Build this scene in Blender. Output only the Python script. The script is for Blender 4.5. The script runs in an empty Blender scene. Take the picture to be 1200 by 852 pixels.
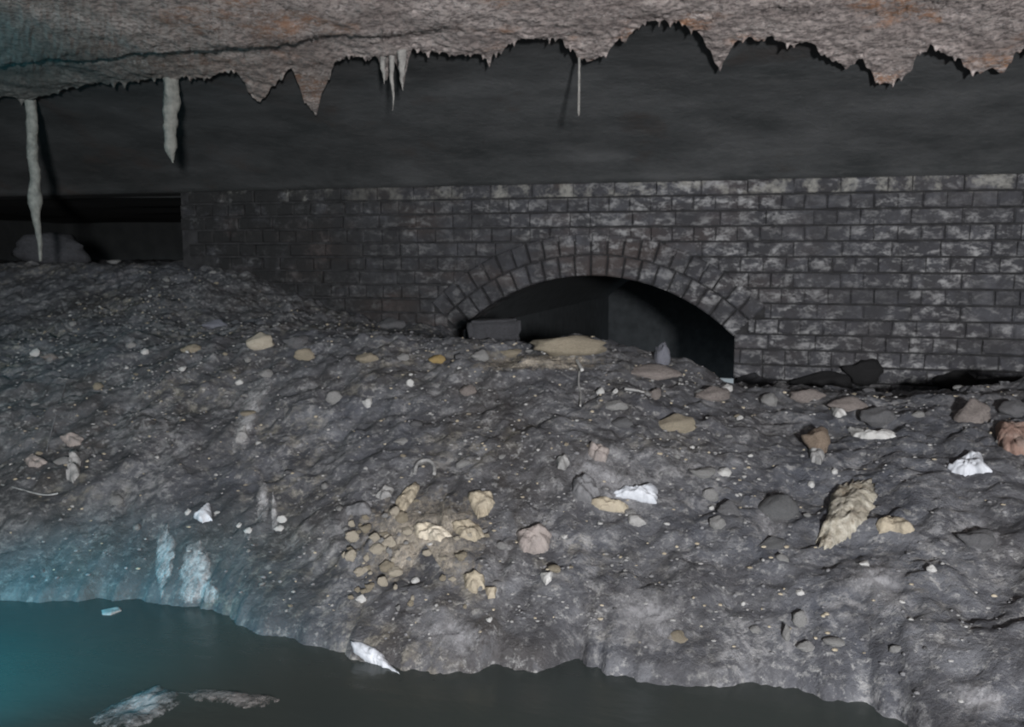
import bpy, bmesh, math, random
import numpy as np
from mathutils import Vector, Matrix, Euler, noise
random.seed(7)
S = bpy.context.scene
COL = S.collection
PI = math.pi

# ------------------------------------------------------------------ camera
W, HH, F = 1200, 852, 1100.0
CAM = Vector((0.0, -4.81, 1.0))
YAW, PITCH = math.radians(16), math.atan(126 / F)
cd = bpy.data.cameras.new('camera'); cam = bpy.data.objects.new('camera', cd); COL.objects.link(cam)
cd.sensor_width = 36; cd.lens = 36 * F / W; cd.clip_start = 0.02
cam.location = CAM; cam.rotation_euler = (PI / 2 - PITCH, 0, YAW)
S.camera = cam
cd.dof.use_dof = True; cd.dof.focus_distance = .95; cd.dof.aperture_fstop = 15   # slightly soft, as the photograph is
ROT = Euler((PI / 2 - PITCH, 0, YAW)).to_matrix()
FWD = ROT @ Vector((0, 0, -1))

def ray(px, py):
    return ROT @ Vector(((px - W / 2) / F, -(py - HH / 2) / F, -1.0))
def hit_y(px, py, Y):
    d = ray(px, py); return CAM + d * ((Y - CAM.y) / d.y)
def hit_z(px, py, z=0.0):
    d = ray(px, py); return CAM + d * ((z - CAM.z) / d.z)
def depth(p):
    return (p - CAM).dot(FWD)

def fb(x, y, z=0.0, o=4):
    return noise.fractal(Vector((x, y, z)), 1.0, 2.0, o)

# ------------------------------------------------------------------ tagging / linking
def tag(o, label=None, cat=None, group=None, kind=None):
    if label: o['label'] = label
    if cat: o['category'] = cat
    if group: o['group'] = group
    if kind: o['kind'] = kind
    return o

def link(name, me, mat=None, parent=None, smooth=True):
    o = bpy.data.objects.new(name, me); COL.objects.link(o)
    if mat is not None and len(me.materials) == 0: me.materials.append(mat)
    if smooth:
        me.polygons.foreach_set('use_smooth', [True] * len(me.polygons))
    if parent: o.parent = parent
    return o

def mesh(name, verts, faces):
    me = bpy.data.meshes.new(name); me.from_pydata([tuple(v) for v in verts], [], faces); me.update()
    return me

# ------------------------------------------------------------------ materials
def new_mat(name):
    m = bpy.data.materials.new(name); m.use_nodes = True
    nt = m.node_tree; nt.nodes.clear()
    out = nt.nodes.new('ShaderNodeOutputMaterial'); b = nt.nodes.new('ShaderNodeBsdfPrincipled')
    nt.links.new(b.outputs[0], out.inputs[0])
    b.inputs['Specular IOR Level'].default_value = 0.25
    return m, nt, b

class G:
    """small helper for building node graphs"""
    def __init__(s, nt):
        s.nt = nt
        s.tc = nt.nodes.new('ShaderNodeTexCoord')
    def co(s, scale=(1, 1, 1), obj=True):
        mp = s.nt.nodes.new('ShaderNodeMapping'); mp.inputs['Scale'].default_value = scale
        s.nt.links.new(s.tc.outputs['Object'], mp.inputs['Vector']); return mp.outputs[0]
    def noise(s, scale, detail=5, rough=.6, co=None, dist=0.0):
        n = s.nt.nodes.new('ShaderNodeTexNoise'); n.inputs['Scale'].default_value = scale
        n.inputs['Detail'].default_value = detail; n.inputs['Roughness'].default_value = rough
        n.inputs['Distortion'].default_value = dist
        s.nt.links.new(co if co is not None else s.co(), n.inputs['Vector']); return n.outputs['Fac']
    def ramp(s, fac, stops):
        r = s.nt.nodes.new('ShaderNodeValToRGB'); e = r.color_ramp.elements
        while len(e) < len(stops): e.new(0.5)
        for k, (p, c) in enumerate(stops):
            e[k].position = p
            e[k].color = (c, c, c, 1) if isinstance(c, (int, float)) else (*c, 1)
        s.nt.links.new(fac, r.inputs[0]); return r.outputs[0]
    def mix(s, fac, a, b, mode='MIX'):
        m = s.nt.nodes.new('ShaderNodeMix'); m.data_type = 'RGBA'; m.blend_type = mode
        for sock, v in ((m.inputs[0], fac), (m.inputs[6], a), (m.inputs[7], b)):
            if isinstance(v, (int, float)): sock.default_value = v
            elif isinstance(v, tuple): sock.default_value = (*v, 1)
            else: s.nt.links.new(v, sock)
        return m.outputs[2]
    def math(s, op, a, b=0.0):
        m = s.nt.nodes.new('ShaderNodeMath'); m.operation = op
        for sock, v in ((m.inputs[0], a), (m.inputs[1], b)):
            if isinstance(v, (int, float)): sock.default_value = v
            else: s.nt.links.new(v, sock)
        return m.outputs[0]
    def axis(s, ax):
        sp = s.nt.nodes.new('ShaderNodeSeparateXYZ'); s.nt.links.new(s.tc.outputs['Object'], sp.inputs[0]); return sp.outputs[ax]
    def rng(s, v, a, b, c=0.0, d=1.0):
        m = s.nt.nodes.new('ShaderNodeMapRange'); m.interpolation_type = 'SMOOTHSTEP'
        s.nt.links.new(v, m.inputs[0])
        for k, q in ((1, a), (2, b), (3, c), (4, d)): m.inputs[k].default_value = q
        return m.outputs[0]
    def bump(s, h, strength, dist, bsdf):
        b = s.nt.nodes.new('ShaderNodeBump'); b.inputs['Strength'].default_value = strength
        b.inputs['Distance'].default_value = dist
        s.nt.links.new(h, b.inputs['Height']); s.nt.links.new(b.outputs[0], bsdf.inputs['Normal'])
    def out(s, col, bsdf, name='Base Color'):
        s.nt.links.new(col, bsdf.inputs[name])

def c8(r, g, b):
    f = lambda v: (v / 255 / 12.92) if v <= 10 else ((v / 255 + .055) / 1.055) ** 2.4
    return (f(r), f(g), f(b))

def stone_mat(name, a, b, scale=18, bump=.6, rough=.85, grime=(.045, .045, .047), grime_amt=.6):
    m, nt, bs = new_mat(name); g = G(nt)
    n = g.noise(scale, 6, .65)
    col = g.mix(g.ramp(n, [(.35, 0.0), (.65, 1.0)]), a, b)
    n2 = g.noise(scale * .45, 5, .7)
    col = g.mix(g.ramp(n2, [(.5, 0.0), (.68, grime_amt)]), col, grime)
    g.out(col, bs); bs.inputs['Roughness'].default_value = rough
    g.bump(g.noise(scale * 2.2, 6, .7), bump, .01, bs)
    return m

M = {}
# dark silt bank
m, nt, bs = new_mat('silt'); g = G(nt)
big = g.noise(1.6, 4, .6); mid = g.noise(7, 8, .70, dist=.6); fine = g.noise(40, 7, .76)
col = g.mix(g.ramp(big, [(.38, 0.0), (.62, 1.0)]), (.045, .042, .042), (.058, .062, .074))
col = g.mix(g.ramp(mid, [(.44, 0.0), (.66, .9)]), col, (.110, .113, .124))
pch = g.math('MULTIPLY', g.ramp(g.noise(4.2, 4, .6), [(.46, 0.0), (.62, 1.0)]), g.ramp(g.noise(26, 7, .72, dist=.5), [(.47, 0.0), (.60, .85)]))
col = g.mix(pch, col, (.215, .215, .222))
col = g.mix(g.ramp(fine, [(.53, 0.0), (.64, .85)]), col, (.235, .235, .235))
dk = g.noise(5.5, 6, .68, dist=.5)
col = g.mix(g.ramp(dk, [(.50, 0.0), (.66, .65)]), col, (.030, .030, .033))
oc = g.math('MULTIPLY', g.ramp(g.noise(2.3, 4, .6, g.co((1, 1, 1.3))), [(.51, 0.0), (.62, 1.0)]), g.ramp(g.noise(20, 6, .72), [(.48, 0.0), (.60, .45)]))
oc = g.math('MULTIPLY', oc, g.rng(g.axis(0), -.1, -.8, .25, 1.0))
col = g.mix(oc, col, (.22, .20, .16))
low_left = g.math('MULTIPLY', g.math('MULTIPLY', g.rng(g.axis(2), .34, .08, 0, .75), g.rng(g.axis(0), -.9, -1.6, 0, 1)), g.ramp(g.noise(6, 5, .6), [(.3, 1.0), (.75, .4)]))  # silt darker near the waterline on the left
col = g.mix(low_left, col, (.030, .036, .036))
g.out(col, bs); bs.inputs['Roughness'].default_value = .8
h = g.math('ADD', g.noise(26, 8, .68), g.math('MULTIPLY', g.noise(90, 5, .7), .45))
g.bump(h, .55, .028, bs); M['silt'] = m

# bricks: sooty engineering brick with salt bloom
m, nt, bs = new_mat('sooty_brick'); g = G(nt)
geo = nt.nodes.new('ShaderNodeNewGeometry')
rnd = geo.outputs['Random Per Island']
col = g.ramp(rnd, [(0, (.036, .036, .042)), (.45, (.045, .046, .053)), (.8, (.054, .055, .063)), (1, (.068, .069, .077))])
dirt = g.noise(8, 7, .72, dist=.4)
col = g.mix(g.ramp(dirt, [(.44, .75), (.60, 0.0)]), col, (.026, .026, .029))
red = g.math('MULTIPLY', g.ramp(g.noise(1.7, 3, .6, g.co((1, 1, 2.5))), [(.48, 0.0), (.62, .8)]), g.rng(g.axis(0), 0.6, -1.2, .15, 1.0))
col = g.mix(red, col, (.052, .040, .037))
sm = g.noise(15, 8, .76, g.co((.9, 1, 1.5)), dist=.3)
salt = g.math('MULTIPLY', g.ramp(sm, [(.49, 0.0), (.62, 1.0)]), g.ramp(g.noise(2.6, 3, .6, g.co((.7, 1, 2.2))), [(.40, .15), (.58, 1.0)]))
salt = g.math('MULTIPLY', salt, g.rng(g.axis(0), -2.6, .0, .55, 1.0))
col = g.mix(salt, col, (.26, .26, .265))
top = g.math('MULTIPLY', g.rng(g.axis(2), 1.285, 1.305, 0, 1), g.ramp(g.noise(6, 5, .7), [(.49, 0.0), (.60, .75)]))
col = g.mix(top, col, (.25, .245, .225))
soot_shade = g.math('MULTIPLY', g.rng(g.axis(0), -.9, -2.9, 0, .97), g.ramp(g.noise(7, 7, .74), [(.50, 1.0), (.64, .2)]))  # fade into the dark left end put into the brick colour
col = g.mix(soot_shade, col, (.012, .012, .0125))
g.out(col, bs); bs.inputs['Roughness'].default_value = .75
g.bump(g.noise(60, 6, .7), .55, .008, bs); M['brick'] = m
m, nt, bs = new_mat('black_mortar'); g = G(nt)
g.out(g.ramp(g.noise(20, 5, .6), [(.3, (.012, .012, .013)), (.7, (.034, .034, .036))]), bs); bs.inputs['Roughness'].default_value = .95
g.bump(g.noise(70, 5, .7), .5, .006, bs); M['mortar'] = m
m, nt, bs = new_mat('soot_shade'); g = G(nt)
g.out(g.ramp(g.noise(12, 5, .6), [(.3, (.040, .045, .049)), (.7, (.066, .073, .079))]), bs); bs.inputs['Roughness'].default_value = .95
g.bump(g.noise(30, 5, .7), .5, .01, bs); M['soot_shade'] = m

m, nt, bs = new_mat('recess_shade'); g = G(nt)
g.out(g.ramp(g.noise(6, 5, .6), [(.3, (.020, .022, .023)), (.7, (.032, .034, .035))]), bs); bs.inputs['Roughness'].default_value = .95; M['deep'] = m  # recess gloom put into the colour: a darker copy of the barrel material
# dark rendered vault
m, nt, bs = new_mat('dark_render'); g = G(nt)
n1 = g.noise(3.2, 6, .65, g.co((.7, 1, 1))); n2 = g.noise(30, 6, .7, g.co((.35, 1, 1.2)))
col = g.mix(g.ramp(n1, [(.36, 0.0), (.66, 1.0)]), (.044, .048, .050), (.100, .103, .107))
col = g.mix(g.ramp(n2, [(.52, 0.0), (.72, .5)]), col, (.11, .112, .112))
sv = g.math('MULTIPLY', g.rng(g.axis(0), -.6, -3.4, 0, .6), g.ramp(g.noise(2.6, 6, .7), [(.30, 1.0), (.70, .55)]))  # vault dims to the left; the falloff of light is put into its colour
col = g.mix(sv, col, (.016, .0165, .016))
rs = g.ramp(g.noise(2.4, 4, .6), [(.60, 0.0), (.72, .5)])
col = g.mix(rs, col, (.055, .040, .034))
g.out(col, bs); bs.inputs['Roughness'].default_value = .85
g.bump(g.noise(34, 6, .7), .4, .012, bs); M['vault'] = m

# lime crust on the ceiling
m, nt, bs = new_mat('lime_crust'); g = G(nt)
n1 = g.noise(3.0, 6, .6); n2 = g.noise(42, 6, .72); n3 = g.noise(95, 4, .7)
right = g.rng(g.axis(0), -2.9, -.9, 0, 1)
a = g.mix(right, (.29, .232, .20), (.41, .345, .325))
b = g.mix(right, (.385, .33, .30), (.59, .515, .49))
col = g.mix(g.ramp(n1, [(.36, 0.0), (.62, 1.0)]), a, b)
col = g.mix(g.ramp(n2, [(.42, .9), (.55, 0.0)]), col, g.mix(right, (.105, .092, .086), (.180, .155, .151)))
rust = g.math('MULTIPLY', g.ramp(g.noise(2.6, 3, .6), [(.53, 0.0), (.63, 1.0)]), g.ramp(g.noise(24, 6, .74), [(.44, 0.0), (.58, .8)]))
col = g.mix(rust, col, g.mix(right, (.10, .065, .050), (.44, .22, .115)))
wh = g.math('MULTIPLY', g.ramp(n3, [(.55, 0.0), (.64, .9)]), g.ramp(g.noise(5, 4, .6), [(.42, .1), (.6, 1.0)]))
col = g.mix(wh, col, (.66, .63, .61))
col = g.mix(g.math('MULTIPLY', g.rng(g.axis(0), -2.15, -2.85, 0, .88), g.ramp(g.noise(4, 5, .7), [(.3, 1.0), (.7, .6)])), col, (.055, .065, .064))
g.out(col, bs); bs.inputs['Roughness'].default_value = .8
g.bump(g.math('ADD', g.noise(22, 7, .7), g.math('MULTIPLY', n2, .7)), .5, .014, bs); M['crust'] = m

M['stalactite'] = stone_mat('stalactite_lime', (.12, .125, .115), (.20, .20, .185), 45, .7, .6, (.07, .07, .068), .5)
M['stalactite_pale'] = stone_mat('stalactite_pale_lime', (.17, .165, .158), (.25, .242, .23), 45, .7, .6, (.12, .115, .11), .5)
M['cream'] = stone_mat('cream_stone', (.37, .325, .25), (.54, .495, .42), 22, .9, .85, (.19, .165, .125), .5)
M['cream_crust'] = stone_mat('crumbly_cream_stone', (.22, .20, .16), (.40, .38, .33), 38, 1.0, .85, (.13, .10, .065), .85)
M['buff'] = stone_mat('buff_stone', (.25, .215, .16), (.36, .32, .25), 22, .9, .85, (.15, .13, .10), .6)
M['pale'] = stone_mat('pale_grey_stone', (.19, .19, .19), (.29, .288, .283), 22, .8, .85, (.09, .09, .092), .7)
M['grey'] = stone_mat('grey_stone', (.105, .106, .112), (.17, .17, .178), 20, .9, .85, (.055, .055, .058), .6)
M['silt_stone'] = stone_mat('silty_stone', (.085, .088, .094), (.19, .192, .195), 34, .9, .85, (.05, .05, .053), .6)
M['dark'] = stone_mat('dark_stone', (.040, .041, .046), (.065, .066, .074), 16, .9, .9, (.025, .025, .027), .6)
M['bluish'] = stone_mat('bluish_stone', (.13, .135, .165), (.20, .205, .235), 18, .8, .8, (.08, .08, .09), .6)
M['pink'] = stone_mat('pinkish_stone', (.19, .165, .155), (.28, .25, .235), 18, .9, .85, (.09, .08, .078), .7)
M['red'] = stone_mat('red_brick', (.15, .095, .078), (.22, .155, .128), 18, .8, .85, (.17, .15, .14), .7)
M['brown'] = stone_mat('brown_stone', (.15, .115, .085), (.24, .19, .15), 18, .8, .8, (.09, .07, .055), .7)
M['orange'] = stone_mat('orange_stone', (.28, .19, .07), (.38, .29, .14), 20, .8, .85, (.12, .10, .06), .6)
M['white'] = stone_mat('white_stone', (.29, .29, .285), (.41, .41, .405), 30, .5, .7, (.22, .21, .20), .5)
M['rag'] = stone_mat('white_sheet', (.35, .37, .405), (.47, .49, .525), 14, .5, .55, (.24, .25, .275), .6)
def stain_mat(name, a, b, scale, amount, fade=.42):
    m = stone_mat(name, a, b, scale, .6, .75, (.08, .08, .083), .8)
    nt = m.node_tree; g = G(nt); bs = [n for n in nt.nodes if n.type == 'BSDF_PRINCIPLED'][0]
    at = nt.nodes.new('ShaderNodeAttribute'); at.attribute_name = 'rim'
    f = g.math('ADD', g.noise(38, 8, .75, g.co((1.3, 1.0, .8))), g.math('MULTIPLY', g.math('POWER', at.outputs['Fac'], 1.6), -fade))
    g.out(g.ramp(f, [(.22, 0.0), (.52, amount)]), bs, 'Alpha'); return m
M['streak'] = stain_mat('lime_stain', (.235, .235, .243), (.36, .36, .365), 40, 1.0, .24)
M['patch'] = stain_mat('ochre_stain', (.215, .19, .155), (.36, .325, .275), 60, .95)
M['greypatch'] = stain_mat('grey_stain', (.18, .18, .19), (.27, .27, .282), 30, .85)
M['murk'] = stone_mat('black_murk', (.014, .014, .015), (.028, .028, .030), 24, .9, .95, (.012, .012, .012), .4)
M['foam'] = stain_mat('thin_plastic', (.17, .185, .195), (.30, .31, .32), 18, 1.0, .26)
M['strip'] = stain_mat('thin_pink_plastic', (.15, .14, .138), (.25, .232, .225), 22, 1.0, .26)
M['wire'] = stone_mat('grey_wire', (.20, .21, .21), (.28, .29, .29), 30, .3, .6)

# water
m, nt, bs = new_mat('murky_water'); g = G(nt)
g.out(g.ramp(g.noise(.9, 3, .5), [(.35, (.030, .037, .036)), (.65, (.044, .050, .045))]), bs)
bs.inputs['Roughness'].default_value = .22; bs.inputs['IOR'].default_value = 1.33; bs.inputs['Specular IOR Level'].default_value = .5
g.bump(g.noise(3.5, 4, .55, g.co((1, 1.6, 1))), .12, .05, bs); M['water'] = m

# ------------------------------------------------------------------ bank height field
WL = [(-150, 706), (0, 706), (60, 707), (120, 705), (180, 707), (230, 713), (270, 728), (320, 745), (370, 758), (400, 766), (430, 779),
      (470, 784), (520, 790), (560, 790), (580, 777), (610, 783), (650, 781), (680, 774), (705, 777), (714, 791), (760, 796), (800, 803),
      (860, 802), (920, 808), (960, 816), (990, 820), (1020, 829), (1050, 841), (1065, 854), (1080, 875), (1150, 910), (1300, 980)]
wl = sorted((p.x, p.y) for p in (hit_z(*q) for q in WL)); wlx = [a for a, _ in wl]; wly = [b for _, b in wl]
YC = -1.30
CR = [(-400, 404), (-100, 402), (0, 402), (100, 400), (200, 398), (300, 392), (400, 394), (500, 398), (560, 402), (620, 404), (700, 404), (760, 420), (800, 434),
      (860, 456), (900, 463), (1000, 467), (1100, 469), (1200, 463), (1300, 458), (1500, 455)]
cr = [hit_y(a, b, YC) for a, b in CR]; crx = [p.x for p in cr]; crz = [p.z for p in cr]
WC = [(-400, 312), (0, 312), (250, 312), (300, 322), (340, 345), (400, 366), (450, 376), (520, 386), (548, 396), (600, 432), (700, 446), (780, 458), (860, 462), (1200, 464), (1500, 462)]
wc = [hit_y(a, b, 0.0) for a, b in WC]; wcx = [p.x for p in wc]; wcz = [p.z for p in wc]

gxs = np.arange(-9, 6, .02); gw = np.interp(gxs, wlx, wly); kk = np.exp(-(np.arange(-60, 61) * .02 / .32) ** 2); kk /= kk.sum()
gws = np.convolve(np.pad(gw, 60, mode='edge'), kk, mode='valid')
def base_h(x, y):
    yr = float(np.interp(x, wlx, wly)) + fb(x * 14, 7.7, 0, 5) * .04; yw = float(np.interp(x, gxs, gws))
    y -= (yr - yw) * (1.0 if y < yr else math.exp(-((y - yr) / .16)))
    zc = float(np.interp(x, crx, crz)); z0 = float(np.interp(x, wcx, wcz))
    if y < yw: return (y - yw) * .9 - .004
    if y < YC:
        t = (y - yw) / (YC - yw)
        return .022 * min(1, t * 60) + (zc - .022) * (1 - (1 - t) ** 1.35)
    if y > 0 and x > -3.2: z0 -= min(.5, y * .5)
    t = min(1.0, (y - YC) / -YC); t = t * t * (3 - 2 * t)
    return zc + (z0 - zc) * t

def bank_h(x, y):
    h = base_h(x, y)
    yw = float(np.interp(x, wlx, wly))
    k = max(.12, min(1.0, (y - yw) / .25))
    n = fb(x * 2.3, y * 2.3, 3.1, 3) * .032
    r = fb(x * 7.5, y * 7.5, 9.4, 4)
    n += r * .026
    bl = noise.voronoi(Vector((x * 13, y * 13, 1.7)))[0]
    n += max(0.0, .55 - bl[0]) * .035 * (0.4 + max(0, fb(x * 2, y * 2, 5.5, 2)) * 1.8)
    n += fb(x * 26, y * 26, 4.2, 3) * .008
    return h + n * k

def hit_bank(px, py):
    d = ray(px, py); t = 1.2; prev = None
    while t < 12:
        p = CAM + d * t
        g_ = p.z - bank_h(p.x, p.y)
        if g_ <= 0:
            a, b = t - .03, t
            for _ in range(8):
                c = (a + b) / 2; q = CAM + d * c
                if q.z - bank_h(q.x, q.y) <= 0: b = c
                else: a = c
            return CAM + d * b
        t += .03
    return hit_y(px, py, 0)

def bank_n(p, e=.03):
    return Vector((-(bank_h(p.x + e, p.y) - bank_h(p.x - e, p.y)) / (2 * e), -(bank_h(p.x, p.y + e) - bank_h(p.x, p.y - e)) / (2 * e), 1)).normalized()

xs = list(np.arange(-7.85, -4.7, .05)) + list(np.arange(-4.7, 1.6, .0105)) + list(np.arange(1.6, 4.36, .05))
ys = list(np.arange(-3.6, -2.95, .05)) + list(np.arange(-2.95, .0, .0105)) + list(np.arange(.0, 4.17, .06))
nx, ny = len(xs), len(ys)
verts = [(x, y, bank_h(x, y)) for y in ys for x in xs]
idx = np.arange(nx * ny).reshape(ny, nx)
faces = np.stack([idx[:-1, :-1], idx[:-1, 1:], idx[1:, 1:], idx[1:, :-1]], -1).reshape(-1, 4)
bank = link('silt', mesh('silt', verts, faces.tolist()), M['silt'])
tag(bank, 'dark grey bank of silt and fine rubble sloping down to the water', 'silt', kind='stuff')

# ------------------------------------------------------------------ water
wv = []; wf = []
gx = np.linspace(-7.88, 4.38, 120); gy = np.linspace(-6.5, -1.6, 60)
for y in gy:
    for x in gx: wv.append((x, y, fb(x * 1.8, y * 2.4, 0, 2) * .004))
for j in range(59):
    for i in range(119): wf.append((j * 120 + i, j * 120 + i + 1, (j + 1) * 120 + i + 1, (j + 1) * 120 + i))
water = link('water', mesh('water', wv, wf), M['water'])
tag(water, 'still dark murky water at the foot of the silt bank', 'water', kind='stuff')

# ------------------------------------------------------------------ brick wall with segmental arch
ACX, ACZ, AR = -.95, -.13, 1.03
SPR_X, SPR_Z = .73, .596
RING = .105
XL, XR, ZT, CH = -3.40, 4.4, 1.372, .0762
AOUT = AR + 2 * RING + .006
def arch_z(x, r):          # height of circle r at x, None outside
    q = r * r - (x - ACX) ** 2
    return ACZ + math.sqrt(q) if q > 0 else None
ANG = math.asin(SPR_X / AR)

def add_brick(V, Fc, cx0, cx1, z0, z1, y0=0.0, yb=.09, ch=.005, rnd=.004, mapf=None):
    j = lambda: random.uniform(-rnd, rnd)
    yo = y0 + random.uniform(-.004, .004)
    f = [(cx0, yo + ch, z0), (cx1, yo + ch, z0), (cx1, yo + ch, z1), (cx0, yo + ch, z1)]
    c2 = ch * random.uniform(.8, 1.8)
    n = [(cx0 + c2 + j(), yo + j(), z0 + c2 * .8 + j()), (cx1 - c2 + j(), yo + j(), z0 + c2 * .8 + j()), (cx1 - c2 + j(), yo + j(), z1 - c2 * .8 + j()), (cx0 + c2 + j(), yo + j(), z1 - c2 * .8 + j())]
    b = [(x, yb, z) for x, _, z in f]
    pts = n + f + b
    if mapf: pts = [mapf(*p) for p in pts]
    o = len(V); V.extend(pts)
    Fc.append((o, o + 1, o + 2, o + 3))
    for k in range(4):
        k2 = (k + 1) % 4
        Fc.append((o + k, o + 4 + k, o + 4 + k2, o + k2))
        Fc.append((o + 4 + k, o + 8 + k, o + 8 + k2, o + 4 + k2))

V, Fc = [], []
jx = ACX + SPR_X
for k in range(19):
    z1 = ZT - k * CH; z0 = z1 - CH + .009
    header = (k % 2 == 1)
    x = XL - (.0 if header else .056) + .11 * random.randint(0, 2); jl = .004
    zm = (z0 + z1) / 2
    while x < XR:
        Lb = (.103 if header else .216) * random.uniform(.97, 1.03)
        if not header and random.random() < .15: Lb = .103
        a, b = max(x, XL), min(x + Lb, XR)
        x += Lb + random.uniform(.001, .005)
        if b - a < .03: continue
        # keep clear of the arch ring and the opening
        if zm < SPR_Z + .02:
            lo, hi = ACX - SPR_X, jx
        else:
            zq = zm + .02; q = (AOUT - .004) ** 2 - (max(zq, SPR_Z) - ACZ) ** 2
            # skewback line limits the ring
            if q <= 0: lo = hi = None
            else:
                w_ = min(math.sqrt(q), (zm - ACZ) * math.tan(ANG) + .01) if zm - ACZ < AOUT * math.cos(ANG) else math.sqrt(q)
                lo, hi = ACX - w_, ACX + w_
        segs = [(a, b)]
        if lo is not None:
            segs = []
            if a < lo: segs.append((a, min(b, lo)))
            if b > hi: segs.append((max(a, hi), b))
        for a_, b_ in segs:
            if b_ - a_ > .018: add_brick(V, Fc, a_, b_, z0, z1)
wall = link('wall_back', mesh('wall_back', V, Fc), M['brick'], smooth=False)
tag(wall, 'dark sooty brick wall pierced by a low arch', 'wall', kind='structure')

# mortar bed behind the bricks, top ledge, end return
V, Fc = [], []
cols = np.linspace(XL, XR, 400)
cols = sorted(list(cols) + [ACX - SPR_X, ACX - SPR_X + 1e-4, jx - 1e-4, jx])
for x in cols:
    zb = -.2
    if ACX - SPR_X < x < jx: zb = arch_z(x, AR)
    V += [(x, .012, zb), (x, .012, ZT - .004)]
for i in range(len(cols) - 1):
    Fc.append((2 * i, 2 * i + 2, 2 * i + 3, 2 * i + 1))
o = len(V)
V += [(XL, .012, ZT - .004), (XR, .012, ZT - .004), (XR, .5, ZT - .004), (XL, .5, ZT - .004), (XL, .012, -.2), (XL, .5, -.2)]
Fc += [(o, o + 1, o + 2, o + 3), (o, o + 3, o + 5, o + 4)]
link('mortar', mesh('mortar', V, Fc), M['mortar'], wall, smooth=False)

# arch ring: two rowlock rings of voussoirs
V, Fc = [], []
for r_ in range(2):
    r0 = AR + r_ * (RING + .006)
    nb = int(2 * ANG * (r0 + RING / 2) / .082)
    for k in range(nb):
        a0 = -ANG + 2 * ANG * k / nb; a1 = -ANG + 2 * ANG * (k + 1) / nb - .009 / r0
        def mp(x, y, z, a0=a0, a1=a1, r0=r0):
            a = a0 + (a1 - a0) * x; r = r0 + RING * z
            return (ACX + r * math.sin(a), y, ACZ + r * math.cos(a))
        o = len(V)
        yo = random.uniform(-.005, .003) - .011
        cx, cz = .09, .07
        j = lambda: random.uniform(-.02, .02)
        pts = [(cx + j(), yo, cz), (1 - cx + j(), yo, cz + j()), (1 - cx + j(), yo, 1 - cz), (cx, yo, 1 - cz + j())]
        f = [(0, yo + .007, 0), (1, yo + .007, 0), (1, yo + .007, 1), (0, yo + .007, 1)]
        b = [(p[0], .22, p[2]) for p in f]
        V += [mp(*p) for p in pts + f + b]
        Fc.append((o, o + 1, o + 2, o + 3))
        for q in range(4):
            q2 = (q + 1) % 4
            Fc.append((o + q, o + 4 + q, o + 4 + q2, o + q2)); Fc.append((o + 4 + q, o + 8 + q, o + 8 + q2, o + 4 + q2))
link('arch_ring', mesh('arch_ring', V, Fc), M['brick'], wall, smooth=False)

# barrel behind the arch
V, Fc = [], []
prof = [(ACX - SPR_X, -.2), (ACX - SPR_X, SPR_Z)] + [(ACX + AR * math.sin(a), ACZ + AR * math.cos(a)) for a in np.linspace(-ANG, ANG, 40)] + [(jx, SPR_Z), (jx, -.2)]
yd = [.10, .5, 1.2, 2.2, 3.4, 4.6]
for y in yd:
    for x, z in prof: V.append((x, y, z))
n_ = len(prof)
for j in range(len(yd) - 1):
    for i in range(n_ - 1): Fc.append((j * n_ + i, j * n_ + i + 1, (j + 1) * n_ + i + 1, (j + 1) * n_ + i))
Fc.append(tuple((len(yd) - 1) * n_ + i for i in range(n_)))
link('arch_barrel', mesh('arch_barrel', V, Fc), M['soot_shade'], wall, smooth=False)

# ------------------------------------------------------------------ vault
VP = [(.35, 1.37), (.10, 1.376), (.05, 1.41), (-.05, 1.462), (-.2, 1.525), (-.4, 1.595), (-.65, 1.675), (-.9, 1.735), (-1.15, 1.775), (-1.5, 1.812), (-2.2, 1.85), (-3.2, 1.875), (-4.8, 1.88), (-6.6, 1.88)]
vy = [a for a, _ in VP][::-1]; vz = [b for _, b in VP][::-1]
def vault_z(y): return float(np.interp(y, vy, vz))
def smooth_vault(y):
    return (vault_z(y - .06) + vault_z(y) * 2 + vault_z(y + .06)) / 4 if y < -.02 else vault_z(y)
V, Fc = [], []
gx = np.linspace(-8, 4.4, 320); gy = np.concatenate([np.linspace(-6.5, -2.2, 20), np.linspace(-2.1, .34, 90)])
for y in gy:
    for x in gx:
        V.append((x, y, smooth_vault(y) + fb(x * 1.5, y * 1.5, 2.2, 4) * .012 * (1 if y < -.1 else .2)))
n_ = len(gx)
for j in range(len(gy) - 1):
    for i in range(n_ - 1): Fc.append((j * n_ + i, (j + 1) * n_ + i, (j + 1) * n_ + i + 1, j * n_ + i + 1))
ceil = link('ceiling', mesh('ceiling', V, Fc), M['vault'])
tag(ceil, 'dark rendered vault springing from the top of the brick wall', 'ceiling', kind='structure')

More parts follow.
